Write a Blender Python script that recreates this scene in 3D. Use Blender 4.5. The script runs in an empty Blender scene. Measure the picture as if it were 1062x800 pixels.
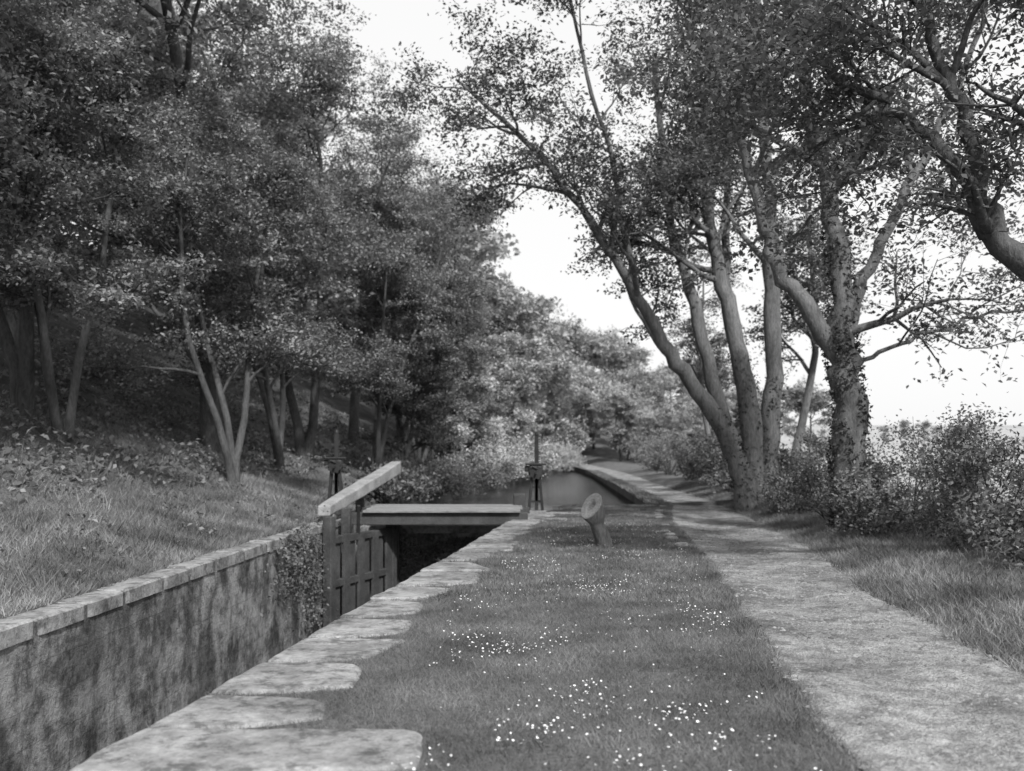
import bpy, math
import numpy as np
from mathutils import Vector
R = np.random.default_rng(7)
sc = bpy.context.scene
# ------------------------------------------------------------------ helpers
def link(o, parent=None):
    sc.collection.objects.link(o)
    if parent is not None: o.parent = parent
    return o
def empty(name, loc=(0,0,0)):
    e = bpy.data.objects.new(name, None); e.location = loc; e.empty_display_size = .2
    return link(e)
def kmesh(name, V, k, mat, smooth=False, faces=None):
    V = np.asarray(V, dtype=np.float32).reshape(-1,3)
    if faces is None: faces = np.arange(len(V), dtype=np.int32).reshape(-1,k)
    faces = np.asarray(faces, dtype=np.int32)
    me = bpy.data.meshes.new(name)
    me.vertices.add(len(V)); me.vertices.foreach_set('co', V.ravel())
    me.loops.add(faces.size); me.loops.foreach_set('vertex_index', faces.ravel())
    me.polygons.add(len(faces)); me.polygons.foreach_set('loop_start', np.arange(0, faces.size, k, dtype=np.int32))
    if smooth: me.polygons.foreach_set('use_smooth', np.ones(len(faces), dtype=bool))
    me.update(calc_edges=True)
    me.materials.append(mat)
    return me
def pmesh(name, verts, faces, mat, smooth=False):
    me = bpy.data.meshes.new(name); me.from_pydata([tuple(map(float,v)) for v in verts], [], faces)
    me.materials.append(mat)
    if smooth:
        for p in me.polygons: p.use_smooth = True
    me.update(); return me
def norm(a): return a/np.maximum(np.linalg.norm(a,axis=-1,keepdims=True),1e-9)

# ------------------------------------------------------------------ materials
def newmat(name):
    m = bpy.data.materials.new(name); m.use_nodes = True
    nt = m.node_tree; nt.nodes.clear()
    out = nt.nodes.new('ShaderNodeOutputMaterial')
    return m, nt, out
def ramp(nt, fac, stops):
    r = nt.nodes.new('ShaderNodeValToRGB'); e = r.color_ramp.elements
    while len(e) < len(stops): e.new(.5)
    for i,(p,c) in enumerate(stops):
        e[i].position = p; e[i].color = (c,c,c,1)
    nt.links.new(fac, r.inputs[0]); return r.outputs[0]
def noise(nt, scale, detail=4, rough=.6, vec=None, sc3=None):
    n = nt.nodes.new('ShaderNodeTexNoise'); n.inputs['Scale'].default_value = scale
    n.inputs['Detail'].default_value = detail; n.inputs['Roughness'].default_value = rough
    if vec is None: vec = nt.nodes.new('ShaderNodeNewGeometry').outputs['Position']
    if sc3:
        mp = nt.nodes.new('ShaderNodeMapping'); mp.inputs['Scale'].default_value = sc3
        nt.links.new(vec, mp.inputs[0]); vec = mp.outputs[0]
    nt.links.new(vec, n.inputs['Vector']); return n.outputs['Fac']
def mix(nt, a, b, f, mode='MIX'):
    m = nt.nodes.new('ShaderNodeMix'); m.data_type='RGBA'; m.blend_type = mode
    if isinstance(f,(int,float)): m.inputs[0].default_value = f
    else: nt.links.new(f, m.inputs[0])
    for s,i in ((a,6),(b,7)):
        if isinstance(s,(int,float)): m.inputs[i].default_value = (s,s,s,1)
        else: nt.links.new(s, m.inputs[i])
    return m.outputs[2]
def finish(nt, out, col, rough=.9, bump=None, bs=.3, bd=.02, spec=.2):
    b = nt.nodes.new('ShaderNodeBsdfPrincipled'); nt.links.new(col, b.inputs['Base Color'])
    b.inputs['Roughness'].default_value = rough; b.inputs['Specular IOR Level'].default_value = spec
    if bump is not None:
        bn = nt.nodes.new('ShaderNodeBump'); bn.inputs['Strength'].default_value = bs; bn.inputs['Distance'].default_value = bd
        nt.links.new(bump, bn.inputs['Height']); nt.links.new(bn.outputs[0], b.inputs['Normal'])
    nt.links.new(b.outputs[0], out.inputs[0])
def simple(name, lo, hi, s1=3, s2=30, bs=.5, bd=.02, rough=.9, sc3=None, spec=.2):
    m, nt, out = newmat(name)
    a = noise(nt, s1, 4, .65, sc3=sc3); b = noise(nt, s2, 4, .7, sc3=sc3)
    c = mix(nt, ramp(nt, a, [(.3,lo),(.7,hi)]), ramp(nt, b, [(.3,.45),(.7,1.25)]), .8, 'MULTIPLY')
    finish(nt, out, c, rough, b, bs, bd, spec); return m
def leafmat(name, lo, hi, trans=.3, cl=.8, nl=.65, nh=1.25, det=1):
    m, nt, out = newmat(name)
    g = nt.nodes.new('ShaderNodeNewGeometry')
    c = ramp(nt, g.outputs['Random Per Island'], [(0,lo),(1,hi)])
    n = ramp(nt, noise(nt, cl, det, .6), [(.36,nl),(.64,nh)])
    c = mix(nt, c, n, 1, 'MULTIPLY')
    d = nt.nodes.new('ShaderNodeBsdfDiffuse'); t = nt.nodes.new('ShaderNodeBsdfTranslucent')
    nt.links.new(c, d.inputs[0]); nt.links.new(c, t.inputs[0])
    s = nt.nodes.new('ShaderNodeMixShader'); s.inputs[0].default_value = trans
    nt.links.new(d.outputs[0], s.inputs[1]); nt.links.new(t.outputs[0], s.inputs[2]); nt.links.new(s.outputs[0], out.inputs[0])
    return m
M_leafL = leafmat('leaf_hillside', .15, .34)
M_leafD = leafmat('leaf_dark', .08, .16)
M_leafR = leafmat('leaf_towpath_tree', .09, .22)
M_leafP = leafmat('leaf_pale', .38, .55)
M_leafHaze = leafmat('leaf_far_haze', .3, .46, cl=.25)  # far foliage made paler: distance haze painted into the leaf colour
M_ivy = leafmat('leaf_ivy', .05, .12, .15, 3)
M_bush = leafmat('leaf_bush', .1, .28, .3, 1.5)
M_grass = leafmat('grass_blade', .12, .25, .25, 1.1, .6, 1.3, 3)
M_grassL = leafmat('grass_long', .15, .32, .25, .9, .45, 1.35, 3)
M_bark = simple('bark', .1, .22, 4, 25, 1, .03, sc3=(1,1,.3))
M_barkd = simple('bark_dark', .06, .14, 4, 25, 1, .03, sc3=(1,1,.3))
M_wood = simple('weathered_timber', .04, .1, 2, 30, .6, .01)
M_woodl = simple('pale_timber', .24, .42, 3, 40, .5, .01, .8)
M_deck = simple('deck_timber', .18, .32, 2, 22, .5, .01, .85, sc3=(.3,3,1))
M_iron = simple('rusty_iron', .015, .035, 5, 40, .5, .005, .6, spec=.4)
M_slabd = simple('mossy_stone', .12, .24, 1.6, 22, .7, .02)
M_daisy = simple('daisy_petal', .65, .85, 3, 3, 0, .001)
# coping stone with lichen
m, nt, out = newmat('coping_stone'); M_slab = m
a = noise(nt, 1.2, 5, .7); b = noise(nt, 18, 5, .75); l = noise(nt, 4, 6, .8)
c = mix(nt, ramp(nt,a,[(.38,.18),(.6,.34)]), ramp(nt,b,[(.3,.6),(.7,1.2)]), .9, 'MULTIPLY')
c = mix(nt, c, ramp(nt,l,[(.4,.3),(.49,1.0),(.66,1.3)]), .75, 'MULTIPLY')
finish(nt, out, c, .95, mix(nt,b,l,.5), 1, .04)
# towpath
m, nt, out = newmat('trodden_gravel'); M_path = m
a = noise(nt, .7, 5, .7); b = noise(nt, 5, 6, .8); c3 = noise(nt, 55, 2, .7)
c = mix(nt, ramp(nt,a,[(.38,.2),(.6,.48)]), ramp(nt,b,[(.38,.48),(.62,1.15)]), 1, 'MULTIPLY')
c = mix(nt, c, ramp(nt,c3,[(.35,.55),(.6,1.1)]), .9, 'MULTIPLY')
hb = mix(nt, b, c3, .35); finish(nt, out, c, .95, hb, 1, .09)
# ground
m, nt, out = newmat('ground_soil'); M_ground = m
g = nt.nodes.new('ShaderNodeNewGeometry'); sp = nt.nodes.new('ShaderNodeSeparateXYZ'); nt.links.new(g.outputs['Position'], sp.inputs[0])
a = noise(nt, 1.5, 5, .7); b = noise(nt, 25, 4, .8)
lawn = mix(nt, ramp(nt,a,[(.3,.1),(.7,.18)]), ramp(nt,b,[(.3,.4),(.7,1.4)]), 1, 'MULTIPLY')
field = ramp(nt, noise(nt,.03,5,.7), [(.35,.28),(.65,.38)])
mr = nt.nodes.new('ShaderNodeMapRange'); mr.inputs[1].default_value=16; mr.inputs[2].default_value=26; nt.links.new(sp.outputs[0], mr.inputs[0])
c = mix(nt, lawn, field, mr.outputs[0])
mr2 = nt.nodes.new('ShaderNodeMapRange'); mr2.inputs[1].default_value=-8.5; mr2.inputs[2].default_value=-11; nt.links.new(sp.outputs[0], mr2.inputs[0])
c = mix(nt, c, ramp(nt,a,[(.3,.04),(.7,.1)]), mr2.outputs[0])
finish(nt, out, c, 1, b, .8, .04)
# lock wall masonry
m, nt, out = newmat('lock_masonry'); M_wall = m
g = nt.nodes.new('ShaderNodeNewGeometry'); sp = nt.nodes.new('ShaderNodeSeparateXYZ'); nt.links.new(g.outputs['Position'], sp.inputs[0])
ad = nt.nodes.new('ShaderNodeMath'); ad.operation='ADD'; nt.links.new(sp.outputs[0], ad.inputs[0]); nt.links.new(sp.outputs[1], ad.inputs[1])
cb = nt.nodes.new('ShaderNodeCombineXYZ'); nt.links.new(ad.outputs[0], cb.inputs[0]); nt.links.new(sp.outputs[2], cb.inputs[1])
wn = nt.nodes.new('ShaderNodeTexNoise'); wn.inputs['Scale'].default_value=3; nt.links.new(cb.outputs[0], wn.inputs['Vector'])
vm = nt.nodes.new('ShaderNodeVectorMath'); vm.operation='MULTIPLY_ADD'; nt.links.new(wn.outputs['Color'], vm.inputs[0]); vm.inputs[1].default_value=(.06,.06,0); nt.links.new(cb.outputs[0], vm.inputs[2])
bt = nt.nodes.new('ShaderNodeTexBrick'); nt.links.new(vm.outputs[0], bt.inputs[0])
bt.inputs['Scale'].default_value=1; bt.inputs['Brick Width'].default_value=.95; bt.inputs['Row Height'].default_value=.36; bt.inputs['Mortar Size'].default_value=.01; bt.inputs['Mortar Smooth'].default_value=1
bt.inputs['Color1'].default_value=(.3,.3,.3,1); bt.inputs['Color2'].default_value=(.35,.35,.35,1); bt.inputs['Mortar'].default_value=(.22,.22,.22,1)
st = ramp(nt, noise(nt, .8, 6, .65, sc3=(1.2,1.2,.7)), [(.45,.2),(.56,1.0)])
sm = ramp(nt, noise(nt, 2.6, 7, .75), [(.4,.35),(.56,1.1)])
c = mix(nt, bt.outputs[0], st, .75, 'MULTIPLY'); c = mix(nt, c, sm, 1, 'MULTIPLY')
finish(nt, out, c, .9, noise(nt,8,6,.75), 1, .08)
# water
m, nt, out = newmat('canal_water'); M_water = m
b = nt.nodes.new('ShaderNodeBsdfPrincipled'); b.inputs['Base Color'].default_value=(.06,.06,.06,1); b.inputs['Roughness'].default_value=.1; b.inputs['IOR'].default_value=1.33
bn = nt.nodes.new('ShaderNodeBump'); bn.inputs['Strength'].default_value=.4; bn.inputs['Distance'].default_value=.04
nt.links.new(noise(nt, 4, 3, .5), bn.inputs['Height']); nt.links.new(bn.outputs[0], b.inputs['Normal']); nt.links.new(b.outputs[0], out.inputs[0])

# ------------------------------------------------------------------ layout curves
def XL(y): return np.interp(y, [-40,24.5,27,30,45,60,80,88,172], [-6.43,-3.72,-3.6,-3.2,-1.2,1.2,3.7,4.9,-8])
def XR(y): return np.interp(y, [-40,27,27.05,64,80,88,172], [-7.98,.73,3.95,5.4,5.4,4.9,-8])
def PL(y): return np.interp(y, [-40,5.25,6.8,9.14,13.3,21.3,27,40,64,100,160], [.2,1.66,1.83,2.14,2.65,3.4,4.35,4.95,5.75,6.0,-7.5])
def PR(y): return np.interp(y, [-40,5,8,11,15.2,20,29,45,64,100,160], [3.0,3.6,3.8,4.1,4.85,5.4,6.1,6.6,7.4,7.6,-5.5])
def wob(x,y,s=1.):
    return (np.sin(x*1.7*s+y*.9*s)+np.sin(-x*1.1*s+y*2.1*s+1.3)+np.sin(x*3.1*s-y*2.7*s+.4)*.5)/2.5
def GZ(x,y):
    x=np.asarray(x,float); y=np.asarray(y,float)
    dl = XL(y)-x
    zl = np.interp(dl, [0,.45,3,9,40,90,400],[0,.03,.85,4.0,19,30,40]) + np.where(dl>.6, wob(x,y,.8)*.09*np.clip(dl-.6,0,2),0)
    dr = x-PR(y)
    zr = np.interp(dr, [-10,0,.5,1.5,3.5,8,30],[0,0,.14,.26,.1,-.7,-1.2])
    far = np.interp(y, [80,300,700,2000],[0,10,18,30])
    z = np.where(dl>0, zl, zr + far*np.clip(dr/10,0,1))
    back = np.interp(y,[100,130,190,400],[0,5,15,26])*np.clip((50-x)/40,0,1)
    z = z + np.where(y>100, back, 0)
    inpath = (x>PL(y)+.15)&(x<PR(y)-.15)
    z = z - np.where(inpath,.06,0) + np.where((dl<=0)&(~inpath), wob(x,y,1.3)*.012, 0)
    return z
# ------------------------------------------------------------------ ground
rows = np.concatenate([np.arange(-40,0,2), np.arange(0,27,.5),[27,27.05],np.arange(27.5,60,.75),np.arange(60,88,2),[88,92,96,102,110,120,135,150,165,172,180,200,230,270,320,400,500,650,900,1300,2000]])
t = np.concatenate([np.arange(0,9,.3), np.arange(9,30,1.5), 30*1.25**np.arange(0,20)])
V=[];F=[]
nc = 2*len(t)
tt = np.concatenate([-t[::-1], t])
for y in rows:
    base = np.concatenate([np.full(len(t), XL(y)), np.full(len(t), XR(y))]); x = base+tt
    V.append(np.stack([x, np.full(nc,y), GZ(x + np.where(tt==0, np.sign(np.arange(nc)-len(t)+.5)*.01,0), y)],1))
V=np.concatenate(V)
for i in range(len(rows)-1):
    for j in range(nc-1):
        if j==len(t)-1 : continue
        a=i*nc+j; F.append((a,a+1,a+nc+1,a+nc))
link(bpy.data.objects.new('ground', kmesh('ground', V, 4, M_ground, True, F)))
def skirt(name, fx, y0, y1, mat, sgn, top=0., bot=-3.):
    ys=[y for y in rows if y0<=y<=y1]; vs=[];fs=[]
    for y in ys:
        x=float(fx(y)); tz=top
        j1 = .012*math.sin(y*9)
        vs += [(x,y,tz),(x+j1*.5,y,-1.2),(x,y,bot)]
    for i in range(len(ys)-1):
        for k in range(2):
            a=i*3+k; fs.append((a,a+1,a+4,a+3))
    return pmesh(name,vs,fs,mat)
lock = empty('canal_lock')
link(bpy.data.objects.new('offside_wall', skirt('offside_wall',XL,-40,27,M_wall,-1)), lock)
link(bpy.data.objects.new('towpath_side_wall', skirt('towpath_side_wall',XR,-40,27,M_wall,1,.0)), lock)
M_bank = simple('bank_stone', .06,.13,2,15,.8,.05)
cw = empty('canal_bank')
link(bpy.data.objects.new('far_bank', skirt('far_bank',XL,27,88,M_bank,-1,.02)), cw)
link(bpy.data.objects.new('near_bank_wall', skirt('near_bank_wall',XR,27,88,M_bank,1,.02)), cw)
def strip(name, fa, fb, y0, y1, z, mat):
    ys=[y for y in rows if y0<y<y1]; ys=[y0]+ys+[y1]; vs=[];fs=[]
    for y in ys:
        vs += [(float(fa(y)),y,z),(float(fb(y)),y,z)]
    for i in range(len(ys)-1): a=i*2; fs.append((a,a+1,a+3,a+2))
    return link(bpy.data.objects.new(name, pmesh(name,vs,fs,mat)))
strip('lock_water', XL, XR, -40, 23.2, -2.6, M_water)
strip('canal_water', XL, XR, 23.6, 87.9, -.4, M_water)
# towpath
def ple(y): return PL(y)+.07*wob(y*1.3,y*.7,1.1)+.03*np.sin(y*5.3)
def pre(y): return PR(y)+.1*wob(y*.8+3,y*1.1,.8)+.03*np.sin(y*4.1)
def pz(x,y,u): return .012-.03*np.exp(-((u-.42)/.2)**2)+.014*wob(x,y,2.2)+.007*wob(x,y,6)
vs=[];fs=[]; ys=np.concatenate([np.arange(-38,2,1),np.arange(2,30,.15),np.arange(30,100,1.5)]); K=25
for y in ys:
    l=float(ple(y)); r=float(pre(y))
    for k in range(K):
        u=k/(K-1); x=l+(r-l)*u
        z=float(pz(x,y,u)) if k not in(0,K-1) else -.05
        vs.append((x,y,z))
for i in range(len(ys)-1):
    for k in range(K-1):
        a=i*K+k; fs.append((a,a+1,a+K+1,a+K))
link(bpy.data.objects.new('towpath', pmesh('towpath',vs,fs,M_path,True)))
n=6000; y=R.uniform(4,20,n); u=R.uniform(.02,.98,n); x=ple(y)+(pre(y)-ple(y))*u; z=pz(x,y,u)
oc=np.array([[1,0,0],[0,1,0],[-1,0,0],[0,-1,0],[0,0,1.]]); s=R.uniform(.005,.02,n)*R.uniform(.6,1.3,n)
rz=R.uniform(0,6.28,n); ca,sa=np.cos(rz),np.sin(rz)
P=oc[None]*np.stack([s*1.3,s,s*.7],1)[:,None,:]; PX=P[...,0]*ca[:,None]-P[...,1]*sa[:,None]; PY=P[...,0]*sa[:,None]+P[...,1]*ca[:,None]
V=np.stack([PX+x[:,None],PY+y[:,None],P[...,2]+z[:,None]],2).reshape(-1,3)
f=np.array([[0,1,4],[1,2,4],[2,3,4],[3,0,4]]); F=(np.arange(n)[:,None,None]*5+f[None]).reshape(-1,3)
link(bpy.data.objects.new('pebbles', kmesh('pebbles',V,3,M_slab,False,F)))
# ------------------------------------------------------------------ coping stones
def slab_mesh(name, polys, mat, h=.035, bot=-.25, jit=.014):
    vs=[];fs=[]
    for P in polys:
        P=np.array(P); c=P.mean(0); n0=len(P)
        Q=[]
        for i in range(n0):
            a=P[i];b=P[(i+1)%n0]; m=max(2,int(np.linalg.norm(b-a)/.08))
            for k in range(m):
                q=a+(b-a)*k/m + (R.normal(0,jit,2) if k else 0); Q.append(q)
        Q=np.array(Q); Q=(np.roll(Q,1,0)+2*Q+np.roll(Q,-1,0))/4; n=len(Q); s=len(vs); tilt=R.normal(0,.01,2); zt=h+R.normal(0,.009)
        ins = c+(Q-c)*(1-.035/np.maximum(np.linalg.norm(Q-c,axis=1,keepdims=True),.1))
        for q in ins: vs.append((q[0],q[1],zt+tilt@(q-c)))
        for q in Q: vs.append((q[0],q[1],zt-.018+tilt@(q-c)))
        for q in Q: vs.append((q[0],q[1],bot))
        fs.append(tuple(range(s,s+n)))
        for k in range(n):
            k2=(k+1)%n
            fs.append((s+k,s+n+k,s+n+k2,s+k2)); fs.append((s+n+k,s+2*n+k,s+2*n+k2,s+n+k2))
    return pmesh(name,vs,fs,mat)
polys=[]
spec=[(3.6,4.6,1.0,1.1),(4.66,5.42,1.75,1.6),(5.46,6.2,1.0,.8),(6.25,7.15,.95,.78),(7.2,8.05,.75,.9),(8.1,8.97,.85,.75),(9.03,9.97,.72,.6),(10.03,11.05,.55,.72),(11.11,12.3,.95,.8)]
y=12.36
while y<26.9:
    L=R.uniform(.8,1.25); L=min(L,26.98-y); spec.append((y,y+L-.06,R.uniform(.5,.95),R.uniform(.5,.9))); y+=L
y=3.5
while y>-30: L=R.uniform(.9,1.3); spec.append((y-L+.05,y,R.uniform(.7,1.1),R.uniform(.7,1))); y-=L
spans=[]
for (a,b,w1,w2) in spec:
    ea=XR(a)-.02; eb=XR(b)-.02
    ga=R.uniform(.08,.24)
    polys.append([(ea,a),(ea+w1*.5,a+.01),(ea+w1,a+ga),(eb+w2,b-ga*.4),(eb+w2*.6,b-.01),(eb,b)])
    spans.append((a,b,w1,w2,ga))
link(bpy.data.objects.new('towpath_side_coping', slab_mesh('coping_r',polys,M_slab,.025)), lock)
polys=[]; y=-30
while y<23:
    L=R.uniform(.8,1.3); a,b=y,y+L-.012; w=R.uniform(.3,.42)
    polys.append([(XL(a)+.02,a),(XL(b)+.02,b),(XL(b)-w,b),(XL(a)-w,a)]); y+=L
link(bpy.data.objects.new('offside_coping', slab_mesh('coping_l',polys,M_slab,.035,-.13,.006)), lock)
polys=[]
x=.8
while x<3.7:
    L=R.uniform(.5,.9); polys.append([(x,26.35+R.uniform(-.1,.1)),(x+L,26.4),(x+L,26.98),(x,26.98)]); x+=L+.06
for (cx,cy,w,l) in [(1.3,23.6,.9,.5),(1.9,25.1,.7,.45),(2.5,23.1,.5,.35),(.95,21.5,.6,.4),(1.1,25.2,.6,.5)]:
    polys.append([(cx-w/2,cy-l/2),(cx+w/2,cy-l/2+.05),(cx+w/2-.05,cy+l/2),(cx-w/2+.08,cy+l/2-.03)])
y=15.5
while y<26:
    L=R.uniform(.3,.6)
    if R.random()<.55:
        x=PL(y)-.12+R.uniform(-.1,.05); polys.append([(x-.13,y),(x+.08,y+.03),(x+.12,y+L-.08),(x-.1,y+L-.1)])
    y+=L+R.uniform(0,.3)
link(bpy.data.objects.new('edging_stones', slab_mesh('edging',polys,M_slab,.03)), lock)
polys=[]; y=27.2
while y<70:
    L=R.uniform(1,1.6); b=y+L-.03; polys.append([(XR(y)-.04,y),(XR(y)+.22,y),(XR(b)+.22,b),(XR(b)-.04,b)]); y+=L
link(bpy.data.objects.new('bank_coping', slab_mesh('bank_coping',polys,M_slabd,.05)), cw)

# ------------------------------------------------------------------ boxes/primitives
def boxm(name, c, s, mat, parent, rot=(0,0,0), bev=.012):
    v=[];sx,sy,sz=[k/2 for k in s]
    for a in(-1,1):
        for b in(-1,1):
            for d in(-1,1): v.append((a*sx,b*sy,d*sz))
    f=[(0,1,3,2),(4,6,7,5),(0,4,5,1),(2,3,7,6),(0,2,6,4),(1,5,7,3)]
    me=pmesh(name,v,f,mat); o=bpy.data.objects.new(name,me); o.location=c; o.rotation_euler=rot; link(o,parent)
    bv=o.modifiers.new('bevel','BEVEL'); bv.width=bev; bv.segments=2; return o
def tube(pts, rad, k=8, cap=False):
    pts=np.asarray(pts,float); n=len(pts); vs=[];fs=[]
    d=np.gradient(pts,axis=0); d=norm(d)
    up=np.array([0,0,1.]) if abs(d[0][2])<.9 else np.array([1.,0,0])
    a=norm(np.cross(d[0],up)); th=np.arange(k)/k*2*np.pi
    for i in range(n):
        a=norm(a-d[i]*(a@d[i])); b=np.cross(d[i],a)
        vs.append(pts[i]+rad[i]*(np.cos(th)[:,None]*a+np.sin(th)[:,None]*b))
    vs=np.concatenate(vs)
    for i in range(n-1):
        for j in range(k):
            j2=(j+1)%k; fs.append((i*k+j,i*k+j2,(i+1)*k+j2,(i+1)*k+j))
    if cap: fs.append(tuple(range(k))[::-1]); fs.append(tuple(range((n-1)*k,n*k)))
    return vs,fs
def cylm(name, p0, p1, r, mat, parent, k=14, r2=None):
    vs,fs=tube([p0,p1],[r,r if r2 is None else r2],k,cap=True)
    return link(bpy.data.objects.new(name,pmesh(name,vs,fs,mat)),parent)
# ---- footbridge / lock gate
fb = empty('footbridge')
for i in range(9):
    y0=21.3+i*.26
    boxm(f'deck_plank_{i+1}', (-1.56+R.uniform(-.03,.03), y0+.12, .2+R.uniform(-.004,.004)), (3.5+R.uniform(-.1,.1), .245, .05), M_deck, fb, (0,R.uniform(-.003,.003),0), .008)
boxm('front_beam', (-1.62,21.5,.03), (3.95,.2,.27), M_wood, fb, bev=.02)
boxm('rear_beam', (-1.62,23.4,.03), (4.1,.2,.27), M_wood, fb, bev=.02)
gate = empty('lock_gate')
p0=np.array([-3.78,19.7]); p1=np.array([-2.75,22.3]); dv=p1-p0; L=np.linalg.norm(dv); ang=math.atan2(dv[1],dv[0]); mid=(p0+p1)/2
def gp(u,off=0):
    n=np.array([-dv[1],dv[0]])/L; return p0+dv*u+n*off
for i,u in enumerate((.03,.97)):
    q=gp(u); boxm(f'gate_post_{i+1}', (q[0],q[1],-1.15), (.2,.2,2.7), M_wood, gate, (0,0,ang), .02)
for i,z in enumerate((-.3,-1.2,-2.3)):
    boxm(f'rail_{i+1}', (mid[0],mid[1],z), (L-.22,.16,.15), M_wood, gate, (0,0,ang), .015)
for i in range(8):
    u=.12+i*.76/7; q=gp(u,-.06 if i%2 else .0); boxm(f'plank_{i+1}', (q[0],q[1],-1.3+R.uniform(-.05,.05)), (.24,.06,2.1), M_wood, gate, (0,0,ang), .006)
boxm('gate_chain_bar',(-3.3,20.7,-.05),(.07,.07,.9),M_iron,gate,(.3,0,.2),.01)
boxm('heel_post', (-3.62,21.05,-1.15), (.2,.2,2.9), M_wood, gate, bev=.02)
boxm('mitre_post', (-2.78,23.0,-1.3), (.2,.2,2.3), M_wood, gate, bev=.02)
# balance beam
bb = empty('balance_beam')
a=Vector((-4.02,20.6,.26)); b_=Vector((-3.15,26.2,1.08)); dd=b_-a
vs=[];fs=[]
for i in range(13):
    u=i/12; c=a+dd*u; w=.14+.03*math.sin(u*3); h=.12+.04*u
    for (sx,sz) in((-1,-1),(1,-1),(1,1),(-1,1)): vs.append((c.x+sx*w+R.normal(0,.008),c.y,c.z+sz*h+R.normal(0,.008)))
for i in range(12):
    for k in range(4):
        s=i*4; k2=(k+1)%4; fs.append((s+k,s+k2,s+4+k2,s+4+k))
fs+= [(3,2,1,0),(48,49,50,51)]
o=link(bpy.data.objects.new('beam',pmesh('beam',vs,fs,M_woodl)),bb); bv=o.modifiers.new('b','BEVEL'); bv.width=.03; bv.segments=2
boxm('beam_support',(-4.0,21.0,.08),(.3,.34,.38),M_woodl,bb,bev=.03)
boxm('beam_prop',(-3.72,23.6,.22),(.2,.2,.64),M_wood,bb,bev=.03)
# breast wall
vs=[];fs=[];nx=24
for i in range(nx+1):
    for k in range(8):
        x=-3.75+i*4.2/nx; z=-.28-2.6*k/7; vs.append((x,23.25+R.normal(0,.02),z))
for i in range(nx):
    for k in range(7): a_=i*8+k; fs.append((a_,a_+1,a_+9,a_+8))
link(bpy.data.objects.new('breast_wall',pmesh('breast_wall',vs,fs,M_wall)),lock)
boxm('breast_cill',(-1.6,23.4,-.36),(4.1,.4,.18),M_slab,lock,bev=.02)
boxm('tail_wall',(-7.2,-40.1,-1.5),(1.6,.2,3.0),M_wall,lock)
# ---- paddle gear
def paddle(x,y,z0,ztop,postblock=True):
    e=empty('paddle_gear',(x,y,z0))
    H=ztop-z0
    def B(n,c,sz,m,rot=(0,0,0),bev=.01): return boxm(n,c,sz,m,e,rot,bev)
    B('base_plate',(0,0,.04),(.5,.45,.08),M_slab)
    B('stand_left',(-.13,0,.48),(.07,.14,.9),M_iron,(0,.09,0)); B('stand_right',(.13,0,.48),(.07,.14,.9),M_iron,(0,-.09,0))
    B('cross_tie',(0,0,.3),(.28,.06,.06),M_iron); B('cross_tie_upper',(0,0,.65),(.22,.06,.06),M_iron)
    B('lower_rack',(.02,.0,.5),(.085,.07,.9),M_iron)
    B('gear_housing',(0,0,1.05),(.36,.24,.28),M_iron,bev=.06); B('cap_plate',(0,0,1.21),(.5,.26,.05),M_iron,bev=.015)
    B('side_lug',(-.22,0,1.1),(.1,.12,.14),M_iron,bev=.02); B('side_lug_right',(.2,0,1.02),(.08,.12,.1),M_iron,bev=.02)
    B('rack_bar',(.02,0,H/2+.15),(.095,.07,H-.3),M_iron,bev=.006)
    for i in range(int((H-1.3)/.06)): B(f'rack_tooth_{i+1}',(.08,0,1.27+i*.06),(.04,.06,.03),M_iron,bev=.003)
    cylm('rack_tip',(.02,0,H-.02),(.02,0,H+.05),.06,M_iron,e,10,.035)
    cylm('spindle',(.0,-.28,1.0),(.0,.2,1.0),.028,M_iron,e)
    vs=[];fs=[];N=32
    for yy in(-.17,-.135):
        for i in range(N):
            r=.17 if (i//2)%2 else .14; a=i/N*2*math.pi; vs.append((.0+r*math.cos(a),yy,1.0+r*math.sin(a)))
    fs.append(tuple(range(N))[::-1]); fs.append(tuple(range(N,2*N)))
    for i in range(N): j=(i+1)%N; fs.append((i,j,N+j,N+i))
    link(bpy.data.objects.new('cog_wheel',pmesh('cog',vs,fs,M_iron)),e)
    cylm('pawl',(-.1,-.2,1.16),(.04,-.2,1.1),.02,M_iron,e,8)
    if postblock:
        B('wooden_post',(-.4,-.1,.24),(.3,.28,.5),M_wood,bev=.03)
    return e
paddle(.58,23.6,0,1.95)
paddle(-4.3,23.5,.15,2.0,postblock=False)
# ---- mooring bollard
mb=empty('mooring_bollard',(1.5,15.7,0))
n=20; k=22; vs=[];fs=[]
cutd=np.array([.6,.8])
for i in range(n+1):
    u=i/n; z=-.12+u*.78; ax=np.array([.04-.2*u-.05*u*u, -.03*u])
    r=.135+.035*max(0,u-.5)*2
    for j in range(k):
        th=j/k*2*math.pi; dr_=np.array([math.cos(th),math.sin(th)])
        rr=r*(1+.05*math.sin(3*th+u*3)+.03*math.sin(7*th))
        notch=math.exp(-((u-.62)/.09)**2)*max(0,math.cos(th+.5))*.38
        rr*=1-notch
        zc=z+(dr_@cutd)*.2*max(0,(u-.6)/.4)
        vs.append((ax[0]+rr*dr_[0],ax[1]+rr*dr_[1],zc))
for i in range(n):
    for j in range(k): j2=(j+1)%k; fs.append((i*k+j,i*k+j2,(i+1)*k+j2,(i+1)*k+j))
link(bpy.data.objects.new('post',pmesh('post',vs,fs,M_bark,True)),mb)
ring=np.array(vs[n*k:(n+1)*k]); c0=ring.mean(0); v2=[];f2=[]
for (sc_,dz) in((1.0,.002),(.96,.014),(.5,.016),(.36,.0),(.26,-.05),(.1,-.07)):
    for q in ring: p=c0+(q-c0)*sc_; v2.append((p[0]-.6*dz,p[1]-.5*dz,p[2]+dz*.8))
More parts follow.
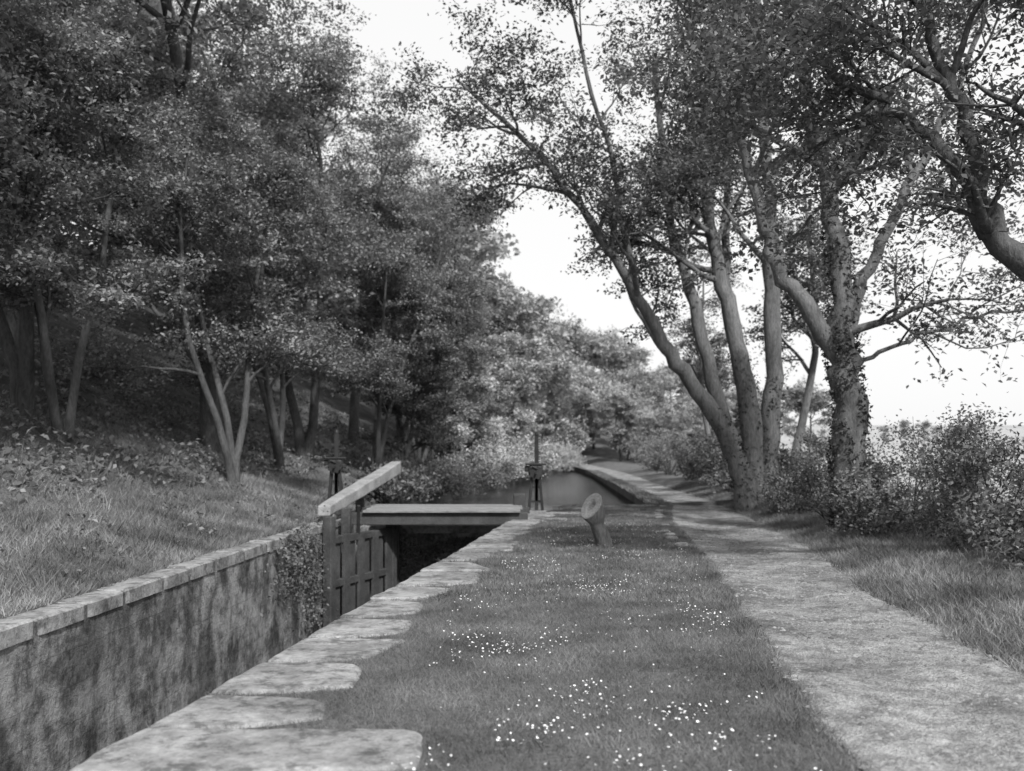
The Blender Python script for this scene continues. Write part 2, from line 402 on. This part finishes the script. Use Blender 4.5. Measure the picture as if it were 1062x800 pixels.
for q in range(5):
    for j in range(k): j2=(j+1)%k; f2.append((q*k+j,q*k+j2,(q+1)*k+j2,(q+1)*k+j))
f2.append(tuple(range(5*k,6*k)))
link(bpy.data.objects.new('sawn_top',pmesh('sawn',v2,f2,M_woodl)),mb)
# ------------------------------------------------------------------ foliage
def leaves(name,P,size,mat,flat=.6,asp=.55,rng=R):
    P=np.asarray(P); n=len(P)
    nn=rng.normal(0,1,(n,3)); nn[:,2]=np.abs(nn[:,2])+flat; nn=norm(nn)
    tg=norm(np.cross(nn,rng.normal(0,1,(n,3)))); bt=np.cross(nn,tg)
    s=(size*rng.uniform(.6,1.3,n))[:,None]
    V=np.stack([P-tg*s,P+bt*s*asp+nn*s*.15,P+tg*s-nn*s*.2,P-bt*s*asp+nn*s*.15],1).reshape(-1,3)
    return kmesh(name,V,4,mat)
class Tree:
    def __init__(s,seed): s.r=np.random.default_rng(seed); s.vs=[];s.fs=[];s.n=0;s.L=[]
    def add(s,pts,rad,k):
        v,f=tube(pts,rad,k); s.vs.append(v); s.fs+= [tuple(i+s.n for i in q) for q in f]; s.n+=len(v)
    def branch(s,p,d,L,r,lvl,mx,P):
        n=max(3,min(9,int(L/.45)+2)); pts=[np.array(p,float)]; d=norm(np.array(d,float))
        for i in range(n):
            d=norm(d+s.r.normal(0,P['wander'],3)+np.array([0,0,P['up'][min(lvl,len(P['up'])-1)]])); pts.append(pts[-1]+d*L/n)
        pts=np.array(pts); rad=np.linspace(r,r*.3,n+1)
        s.add(pts,rad,[9,6,4,3,3][lvl] if lvl<5 else 3)
        s.kids(pts,rad,L,lvl,mx,P)
    def kids(s,pts,rad,L,lvl,mx,P):
        n=len(pts)-1
        if lvl<mx:
            for c in range(P['k'][lvl]):
                t=s.r.uniform(P['t0'][lvl],1.0); i=min(int(t*n),n-1); f=t*n-i
                q=pts[i]*(1-f)+pts[i+1]*f; dd=norm(pts[i+1]-pts[i]); rr=rad[i]*(1-f)+rad[i+1]*f
                e=norm(np.cross(dd,s.r.normal(0,1,3))); 
                if lvl>=1: e=norm(e*np.array([1,1,P['flat']]))
                an=s.r.uniform(*P['ang']); d2=dd*math.cos(an)+e*math.sin(an)
                s.branch(q,d2,P['len'][lvl]*s.r.uniform(.6,1.15)*(1-.35*t if lvl==0 else 1),min(rr*.6,.09),lvl+1,mx,P)
        if lvl>=mx-1:
            m=P['leaf'] if lvl==mx else P['leaf']//2
            u=s.r.uniform(.1,1.05,m)*n; i=np.clip(u.astype(int),0,n-1); f=(u-i)[:,None]
            q=pts[i]*(1-f)+pts[i+1]*f
            s.L.append(q+s.r.normal(0,1,(m,3))*np.array([P['sp'],P['sp'],P['sp']*.4]))
    def meshes(s,name,bark,leaf,size,flat=.6):
        V=np.concatenate(s.vs); me=kmesh(name+'_wood',V,4,bark,True,s.fs)
        ml=leaves(name+'_leaves',np.concatenate(s.L),size,leaf,flat,rng=s.r); return me,ml
def place(name,ms,loc,rz=0,s=1.):
    o=link(bpy.data.objects.new(name,ms[0])); o.location=loc; o.rotation_euler=(0,0,rz); o.scale=(s,s,s)
    f=link(bpy.data.objects.new('foliage',ms[1]),o); return o
PG=dict(wander=.13,up=[.06,.05,.02,0],k=[15,7,5],t0=[.25,.25,.2],ang=(.7,1.25),flat=.3,len=[3.6,1.5,.75],leaf=60,sp=.17)
def gtree(seed,H,lean=(0,0),leafmat=M_leafL,size=.075,stems=1,r=.2,P=PG,bark=M_barkd):
    T=Tree(seed)
    for sidx in range(stems):
        P2=dict(P)
        n=9; pts=[np.array([0,0,-.3])]; a=T.r.uniform(0,6.28); sp=.18*(stems>1)
        d=norm(np.array([lean[0]+sp*math.cos(a),lean[1]+sp*math.sin(a),1]))
        for i in range(n):
            d=norm(d+T.r.normal(0,.09,3)+[0,0,.06]); pts.append(pts[-1]+d*H/n)
        pts=np.array(pts); rad=r*np.linspace(1,.2,n+1); rad[0]*=1.35
        T.add(pts,rad,10)
        if stems>1: P2['k']=[max(6,P['k'][0]*2//(stems+1))]+P['k'][1:]
        T.kids(pts,rad,H,0,3,P2)
    return T.meshes('tree%d'%seed,bark,leafmat,size)
PB=dict(PG,k=[16,6,5],len=[4.4,1.9,.9],leaf=50,sp=.19)
V1=gtree(11,14,(.08,0),M_leafL,.063,1,.22,PB)
V2=gtree(12,8.5,(0,0),M_leafL,.05,3,.1,dict(PG,k=[14,7,5],len=[2.6,1.2,.6],t0=[.28,.2,.2],leaf=64,sp=.14))
V3=gtree(13,12,(-.05,0),M_leafL,.063,2,.15,PB)
VD=gtree(14,10,(0,0),M_leafD,.07,2,.18,dict(PG,t0=[.12,.2,.2],leaf=45))
VF=gtree(15,12,(0,0),M_leafHaze,.19,1,.2,dict(PB,leaf=15,k=[17,6,5],t0=[.1,.2,.2],sp=.35))
VW=gtree(16,8,(0,0),M_leafP,.12,2,.16,dict(PG,up=[.02,-.12,-.2,-.2],leaf=34,sp=.22,t0=[.12,.2,.2]))
def putd(name,ms,y,d,rz,s):
    x=float(XL(y)-d); place(name,ms,(x,y,float(GZ(x,y))-.05),rz,s)
for (nm,ms,y,d,rz,s) in [
    ('maple_tree',V2,22.3,2.6,.5,1.0),('oak_tree',V1,13.5,4.9,2.6,1.0),('oak_tree',V3,18.5,5.4,2.0,1.0),('maple_tree',V2,18.3,4.5,2.2,.95),
    ('oak_tree',V1,25.5,4.2,4.2,1.22),('maple_tree',V2,28,3.2,1.0,1.1),('oak_tree',V3,31.5,3.8,3.0,1.1),('holly_tree',VD,36,1.6,3.5,.62),
    ('maple_tree',V2,34,2.2,4.4,1.05),('oak_tree',V1,39,4.4,1.2,1.0),('oak_tree',V3,46,4.2,5.2,1.0),('maple_tree',V2,42,2.4,2.9,1.1),
    ('oak_tree',V3,24,8.5,.7,1.1),('oak_tree',V1,19,9.5,1.9,1.05),('maple_tree',V2,12.6,5.2,4.1,1.0),
    ('maple_tree',V2,53,3.0,.9,1.2),('oak_tree',V1,56,5.5,3.6,1.0)]:
    putd(nm,ms,y,d,rz,s)
wd=empty('woodland')
def wput(ms,x,y,rz,s):
    o=place('tree',ms,(x,y,float(GZ(x,y))-.1),rz,s); o.parent=wd
for y in np.arange(14,66,8.0):
    for d in (13,21):
        yy=y+R.uniform(-2,2); dd_=d+R.uniform(-2,2); x=float(XL(yy)-dd_)
        if x/yy<-.75: continue
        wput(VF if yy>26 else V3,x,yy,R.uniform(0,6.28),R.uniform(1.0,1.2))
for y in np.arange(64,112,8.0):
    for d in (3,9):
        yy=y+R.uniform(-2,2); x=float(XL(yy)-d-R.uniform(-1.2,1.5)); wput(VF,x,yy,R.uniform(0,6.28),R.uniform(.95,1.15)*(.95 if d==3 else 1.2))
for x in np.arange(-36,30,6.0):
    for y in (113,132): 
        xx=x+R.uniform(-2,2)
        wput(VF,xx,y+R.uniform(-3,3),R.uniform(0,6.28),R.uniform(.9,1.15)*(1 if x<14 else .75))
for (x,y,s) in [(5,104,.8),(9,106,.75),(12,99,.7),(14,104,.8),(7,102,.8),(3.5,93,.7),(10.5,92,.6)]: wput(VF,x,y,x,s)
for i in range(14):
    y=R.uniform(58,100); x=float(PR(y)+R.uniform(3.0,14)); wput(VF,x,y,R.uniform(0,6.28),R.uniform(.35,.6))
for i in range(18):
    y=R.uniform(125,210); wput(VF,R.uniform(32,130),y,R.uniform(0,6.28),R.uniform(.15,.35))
place('willow_tree',VW,(-.3,55,.2),1.,.95); place('willow_tree',VW,(-3.0,50,.6),3.,.8); place('willow_tree',VW,(3.2,86,.3),5.,1.1)
# ---- towpath trees
def stemtree(name,seed,stems,bark,leafm,size,P):
    T=Tree(seed)
    for (pts,r0,r1,t0,kk) in stems:
        pts=np.array(pts,float); n=len(pts); u=np.linspace(0,n-1,(n-1)*4+1)
        q=np.stack([np.interp(u,np.arange(n),pts[:,a]) for a in range(3)],1)
        for _ in range(3): q[1:-1]=(q[:-2]+2*q[1:-1]+q[2:])/4
        q[1:-1]+=T.r.normal(0,.035,(len(q)-2,3))
        rad=np.linspace(r0,r1,len(q))*(1+T.r.normal(0,.05,len(q))); rad[0]*=1.25; T.add(q,rad,14)
        T.kids(q,rad,1,0,3,dict(P,k=[kk]+P['k'][1:],t0=[t0]+P['t0'][1:]))
    me,ml=T.meshes(name,bark,leafm,size)
    o=link(bpy.data.objects.new(name,me)); link(bpy.data.objects.new('foliage',ml),o)
    return o
PR_=dict(wander=.17,up=[.02,.03,-.02,-.04],k=[9,6,5],t0=[.3,.25,.2],ang=(.6,1.2),flat=.6,len=[2.8,1.4,.7],leaf=23,sp=.16)
stemsA=[
 ([(5.9,24,-.2),(5.75,24,1.0),(5.26,24,2.2),(4.4,24,3.3),(3.8,23.9,4.1),(2.86,23.7,5.8),(1.66,23.5,7.5),(.22,23.3,9.2),(-1.34,23,10.4)],.29,.03,.42,17),
 ([(2.9,23.7,5.7),(2.7,23.2,7.2),(2.2,22.8,9.0),(1.6,22.3,10.8),(1.2,22,12.5)],.08,.03,.2,10),
 ([(5.5,24.1,1.7),(4.95,24.3,3.9),(4.45,24.5,5.7),(4.1,24.7,7.1),(3.85,24.9,9.3),(3.7,25,11.8)],.2,.06,.5,11),
 ([(6.1,24.2,-.1),(6.05,24.4,1.5),(5.98,24.5,3.2),(5.6,24.6,4.7),(5.26,24.6,6.1),(4.95,24.6,7.6),(4.9,24.6,10),(5.1,24.6,12.5)],.31,.08,.5,10),
 ([(6.5,24.9,-.1),(6.6,25,1.4),(6.85,25,3.4),(6.7,25,5.7),(6.75,25.1,8.1),(6.5,25.2,11),(6.4,25.2,13.5)],.3,.09,.5,11),
 ([(6.05,24.4,2.6),(5.75,25,4.6),(5.6,25.6,6.6),(5.85,26.2,9),(6.1,27,12)],.18,.05,.45,9)]
oA=stemtree('alder_tree',31,stemsA,M_bark,M_leafR,.055,PR_)
stemsB=[
 ([(6.02,17,-.3),(5.98,17,.5),(5.96,17,1.4),(5.9,17,2.7),(5.78,17,3.6)],.34,.25,.97,1),
 ([(5.8,17,3.3),(5.25,17.1,4.0),(4.83,17.2,4.6),(4.57,17.3,5.3),(4.4,17.4,6.2),(4.0,17.5,7.6),(3.6,17.6,9.2)],.18,.05,.45,9),
 ([(5.78,17,3.3),(5.85,17.05,4.4),(5.73,17.1,5.4),(5.63,17.2,6.5),(5.34,17.3,7.7),(5.17,17.4,9),(5.1,17.5,11.4)],.22,.06,.4,10),
 ([(5.82,17,3.4),(6.1,17,4.4),(6.44,16.9,5.2),(6.87,16.8,6.1),(7.3,16.7,7),(7.8,16.6,8.1),(8.3,16.5,9.6)],.13,.03,.35,10),
 ([(5.9,17,2.9),(6.4,16.8,3.3),(7.1,16.6,3.5),(7.9,16.4,3.9),(8.8,16.2,4.0)],.045,.02,.3,4)]
oB=stemtree('alder_tree',32,stemsB,M_bark,M_leafR,.05,PR_)
stemsC=[
 ([(6.6,10.9,-.3),(6.55,10.9,1),(6.45,10.9,2.4),(6.1,11,3.4),(5.45,11,4.1)],.2,.14,.97,1),
 ([(5.45,11,4.05),(5.0,11,4.95),(4.6,11.1,5.35),(4.17,11.2,5.65),(3.8,11.3,6.0),(3.3,11.4,6.8)],.1,.03,.35,8),
 ([(5.5,11,4.05),(5.2,10.9,4.9),(4.95,10.8,5.6),(4.6,10.7,6.3),(4.4,10.6,7.6)],.11,.04,.4,8),
 ([(6.1,11,3.4),(6.1,10.8,4.8),(6.1,10.6,6.2),(6.0,10.4,8)],.14,.05,.35,8)]
oC=stemtree('alder_tree',33,stemsC,M_barkd,M_leafR,.042,dict(PR_,len=[1.9,.95,.5],leaf=26))
VR=gtree(21,13,(0,0),M_leafR,.075,1,.2,dict(PR_,k=[13,6,5],len=[3.0,1.4,.7],leaf=26,t0=[.35,.25,.2],sp=.2),M_bark)
for (rz,x,y,s) in [(1,8.8,31,.85),(4,8.6,40,.7)]: place('ash_tree',VR,(x,y,float(GZ(x,y))-.1),rz,s)
def ivy(stems,segs,n,parent):
    L=[]
    for si,zmax in segs:
        pts=np.array(stems[si][0],float); r0,r1=stems[si][1:3]
        m=n; u=R.uniform(0,len(pts)-1.001,m); i=u.astype(int); f=(u-i)[:,None]
        q=pts[i]*(1-f)+pts[i+1]*f; r=(r0+(r1-r0)*u/(len(pts)-1)); a=R.uniform(0,6.28,m)
        rr=r+np.abs(R.normal(0,.05,m)); q=q+np.stack([np.cos(a)*rr,np.sin(a)*rr,R.normal(0,.05,m)],1)
        keep=(q[:,2]<zmax)&(wob(q[:,2]*2+a,a*2,1)>-.25); L.append(q[keep])
    link(bpy.data.objects.new('ivy',leaves('ivy',np.concatenate(L),.04,M_ivy,0)),parent)
ivy(stemsB,[(0,4),(2,6)],4000,oB); ivy(stemsA,[(0,2.6),(3,4),(4,3.5)],3000,oA)
# ---- bushes
def bush(name,x,y,rx,ry,h,n,mat,size=.045,seed=0):
    rg=np.random.default_rng(int(seed+x*100+y*10)%9999+5)
    z0=float(GZ(x,y))
    K=30; a=rg.uniform(0,6.28,K); rr=np.sqrt(rg.uniform(.05,1,K)); hz=rg.uniform(.1,1,K)*np.sqrt(np.maximum(1-.6*rr**2,.1))
    C=np.stack([rx*rr*np.cos(a),ry*rr*np.sin(a),h*hz],1)
    vs=[];fs=[];c=0
    for q in C:
        b0=np.array([rg.normal(0,.12*rx),rg.normal(0,.12*ry),-.05]); md=(b0+q)/2+rg.normal(0,.06,3)
        v,f=tube([b0,md,q,q+rg.normal(0,.15,3)+[0,0,.12]],[.018,.012,.007,.003],4); vs.append(v); fs+=[tuple(k+c for k in g_) for g_ in f]; c+=len(v)
    o=link(bpy.data.objects.new(name,kmesh(name+'_stems',np.concatenate(vs),4,M_barkd,False,fs))); o.location=(x,y,z0)
    idx=rg.integers(0,K,n); s=rg.uniform(.08,.26,K)[idx][:,None]*max(rx,.6)
    P=C[idx]+rg.normal(0,1,(n,3))*s*np.array([1,1,.7]); P[:,2]=np.abs(P[:,2])
    link(bpy.data.objects.new('foliage',leaves(name+'_leaves',P,size,mat,.3,rng=rg)),o)
for (x,y,rx,ry,h,n) in [(6.7,13.4,.9,1.1,1.75,8000),(7.6,15.3,1.2,1.2,2.1,8000),(5.9,15.9,.7,.9,.95,5000),(6.4,18.7,.9,1.2,1.25,5000),(6.2,21.4,.6,1.1,1.0,4000),
    (7.8,18.5,1.1,1.4,1.8,5000),(6.3,10.9,.8,.9,1.0,5000),(7.3,22.5,1.0,1.6,1.7,5000),(7.2,26.5,.9,1.6,1.7,5000),(7.2,31,.9,2,1.9,5000),(7.6,36,1.0,2.4,2.2,5000),(7.8,42,1.1,2.6,2.4,5000),(8.2,50,1.2,3,2.4,5000),(9,60,1.5,4,2.6,5000)]:
    bush('hawthorn_bush',x,y,rx,ry,h,n,M_bush if y<40 else M_leafL,.035 if y<25 else .06)
for (y,d,rx,ry,h,n,mt) in [(28.5,.2,1.1,1.5,.9,5000,M_bush),(33,.0,1.4,2.2,1.1,5000,M_leafL),(38,.0,1.6,2.6,1.4,5000,M_leafL),(44,.0,1.6,3,1.7,5000,M_leafP),(51,.2,1.8,3.4,2.2,5000,M_leafP),(58,.2,1.8,3.4,2.4,5000,M_leafP),(68,.0,1.8,4,2.4,5000,M_leafP),(78,-.4,1.4,3,1.6,4000,M_leafP),(85,-.2,1.6,2,1.9,4000,M_leafP)]:
    bush('waterside_bush',float(XL(y)-d),y,rx,ry,h,n,mt,.065)
def wallplant(y,z,ry,rz,n,name='wall_fern'):
    x=float(XL(y)); P=np.stack([np.abs(R.normal(0,.1,n)),R.normal(0,ry/2,n),R.normal(0,rz/2,n)],1)
    P[:,2]-=P[:,0]*.5; P=P[wob(P[:,1]*3,P[:,2]*3,1.5)>-.3]; o=link(bpy.data.objects.new(name,leaves(name,P,.035,M_bush,.2))); o.location=(x+.02,y,z)
for q in [(17.8,-.4,1.7,.7,2200),(18.9,-1.1,1.0,1.0,1300)]: wallplant(*q)
P=np.stack([R.uniform(-2.7,.1,5000),23.2-np.abs(R.normal(0,.1,5000)),-.55-np.abs(R.normal(0,.7,5000))],1); P=P[wob(P[:,0],P[:,2],2)>-.3]
link(bpy.data.objects.new('wall_ivy',leaves('wall_ivy',P,.04,M_bush,.1)))
# ------------------------------------------------------------------ grass
def blades(name,x,y,h,w,mat,lean=.5):
    n=len(x); z=GZ(x,y)-.01; a=R.uniform(0,6.28,n); hh=h*R.uniform(.5,1.3,n)
    B=np.stack([x,y,z],1); side=np.stack([np.cos(a),np.sin(a),0*a],1)*(w*R.uniform(.6,1.3,n))[:,None]
    ln=R.normal(0,lean,(n,2))*hh[:,None]; tip=B+np.stack([ln[:,0],ln[:,1],hh],1)
    V=np.stack([B-side,B+side,tip],1).reshape(-1,3)
    return link(bpy.data.objects.new(name,kmesh(name,V,3,mat)))
def onslab(x,y):
    m=np.zeros(len(x),bool); jx=np.abs(R.normal(0,.06,len(x)))
    for (a,b,w1,w2,ga) in spans:
        u=np.clip((y-a)/(b-a),0,1); w=w1+(w2-w1)*u
        lx=x-XR(y); edge=ga*np.clip((lx/np.maximum(w,.1)-.5)*2,0,1)
        m|=(y>a+edge+jx*.3)&(y<b-edge*.5-jx*.3)&(lx<w-.03-jx)
    return m
def lawn_pts(n,y0,y1):
    y=R.uniform(y0,y1,n); x=XR(y)+R.uniform(0,1,n)*(PL(y)+.08-XR(y)+.1*R.normal(0,1,n)); k=(x>XR(y)+.02)&~onslab(x,y); k&=(wob(x,y,2.2)+R.normal(0,.5,n)>-.9)
    return x[k],y[k]
X1,Y1=lawn_pts(190000,4,10); blades('lawn_grass',X1,Y1,.04,.0028,M_grass,.8)
X1,Y1=lawn_pts(120000,10,27); blades('lawn_grass',X1,Y1,.05,.006,M_grass,.7)
X1,Y1=lawn_pts(30000,-8,4); blades('lawn_grass',X1,Y1,.045,.006,M_grass,.7)
# taller tufts dotted in the lawn and along the slab ends
n=60000; y=R.uniform(4.3,26,n); x=R.uniform(-1,3.4,n); k=(x>XR(y)+.3)&(x<PL(y)-.05)&~onslab(x,y)&(wob(x*1.4,y*1.3,2.6)*wob(x,y,.9)+R.normal(0,.2,n)>.42); blades('lawn_tufts',x[k],y[k],.075,.004,M_grass,.7)
n=26000; y=R.uniform(4,27,n); x=ple(y)+R.normal(-.02,.1,n); blades('verge_grass',x,y,.05,.004,M_grass,.6)
n=9000; y=R.uniform(27,66,n); x=PL(y)-R.uniform(-.1,.5,n); blades('verge_grass',x,y,.12,.015,M_grass,.6)
n=80000; y=R.uniform(5,40,n); x=pre(y)+np.abs(R.normal(0,.8,n))-.15+R.normal(0,.15,n); blades('verge_grass',x,y,.1,.006,M_grassL,.7)
n=40000; y=R.uniform(5,26,n); u=R.uniform(.0,1,n); x=ple(y)+(pre(y)-ple(y))*u; k=(wob(x,y*.7,1.6)+.6*np.abs(u-.5)*2+R.normal(0,.35,n))>1.05; x=x[k];y=y[k]; blades('path_weeds',x,y,.09,.004,M_grassL,.5)
n=120000; y=R.uniform(7,30,n); d=.32+R.uniform(0,1,n)**1.3*6; x=XL(y)-d; k=(wob(x,y,1.7)+R.normal(0,.5,n))>-.6; x=x[k];y=y[k]; blades('bank_grass',x,y,.11*1.0,.007,M_grassL,.7)
n=14000; y=R.uniform(7,26,n); d=.6+R.uniform(0,1,n)*4; x=XL(y)-d; k=(wob(x,y,2.3)+R.normal(0,.25,n))>.5; x=x[k];y=y[k]; blades('bank_tall_grass',x,y,.26,.008,M_grassL,.5)
n=8000; y=R.uniform(7,24,n); d=.7+R.uniform(0,1,n)*4; x=XL(y)-d; k=(wob(x+5,y,1.9)+R.normal(0,.3,n))>.45; x=x[k];y=y[k]
P=np.stack([x,y,GZ(x,y)+R.uniform(.02,.16,len(x))],1); link(bpy.data.objects.new('bank_weeds',leaves('bank_weeds',P,.04,M_bush,.9)))
n=26000; y=R.uniform(8,46,n); d=2.8+np.abs(R.normal(1.5,5,n)); x=XL(y)-d; k=wob(x,y,1.1)>-.3; x=x[k];y=y[k]
P=np.stack([x,y,GZ(x,y)+np.abs(R.normal(0,.2,len(x)))],1); link(bpy.data.objects.new('undergrowth',leaves('undergrowth',P,.065,M_bush,.5)))
# daisies
n=42000; y=4.2+R.uniform(0,1,n)**1.2*17; x=R.uniform(-.6,3,n)
k=(x>XR(y)+.9)&(x<PL(y)-.1)&(wob(x*1.2,y*.9,1.3)*.6+.4*wob(x,y,4)+R.normal(0,.5,n)>.85); x=x[k];y=y[k]; n=len(x)
a=np.arange(6)/6*2*np.pi; r=R.uniform(.0035,.009,n)
nn=norm(np.stack([R.normal(0,.4,n),R.normal(-.2,.4,n),np.ones(n)],1)); t1=norm(np.cross(nn,np.array([1.,0,0]))); t2=np.cross(nn,t1)
C=np.stack([x,y,GZ(x,y)+R.uniform(.03,.05,n)],1)
V=(C[:,None,:]+r[:,None,None]*(np.cos(a)[None,:,None]*t1[:,None,:]+np.sin(a)[None,:,None]*t2[:,None,:])).reshape(-1,3)
link(bpy.data.objects.new('daisies',kmesh('daisies',V,6,M_daisy)))
# ------------------------------------------------------------------ light, sky, camera
el=math.radians(43); sd=Vector((.34,-.94,0)).normalized()
w=bpy.data.worlds.new('World'); sc.world=w; w.use_nodes=True; nt=w.node_tree; nt.nodes.clear()
sky=nt.nodes.new('ShaderNodeTexSky'); sky.sky_type='NISHITA'; sky.sun_disc=False; sky.sun_elevation=el; sky.sun_rotation=math.atan2(sd.x,sd.y)
sky.dust_density=3; sky.air_density=1
bw=nt.nodes.new('ShaderNodeRGBToBW'); bg=nt.nodes.new('ShaderNodeBackground'); bg.inputs[1].default_value=.15; ow=nt.nodes.new('ShaderNodeOutputWorld')
nt.links.new(sky.outputs[0],bw.inputs[0])
veil=mix(nt, bw.outputs[0], 7.2, .85)   # bright thin cloud over the clear-sky radiance
nt.links.new(veil,bg.inputs[0]); nt.links.new(bg.outputs[0],ow.inputs[0])
sl=bpy.data.lights.new('sun','SUN'); sl.energy=4.6; sl.angle=math.radians(3); sl.color=(1,1,1)
so=bpy.data.objects.new('sun',sl); link(so); dirn=Vector((sd.x*math.cos(el),sd.y*math.cos(el),math.sin(el))); so.rotation_euler=dirn.to_track_quat('Z','Y').to_euler()
sc.view_settings.view_transform='Standard'; sc.view_settings.look='None'; sc.view_settings.exposure=0
cam=bpy.data.cameras.new('camera'); co=link(bpy.data.objects.new('camera',cam)); co.location=(0,0,1.6); co.rotation_euler=(math.pi/2,0,0)
cam.sensor_width=36; cam.lens=36*1000/1062; cam.shift_y=65/1062; cam.clip_end=5000; cam.clip_start=.05
cam.dof.use_dof=True; cam.dof.focus_distance=9.5; cam.dof.aperture_fstop=1.5
sc.camera=co
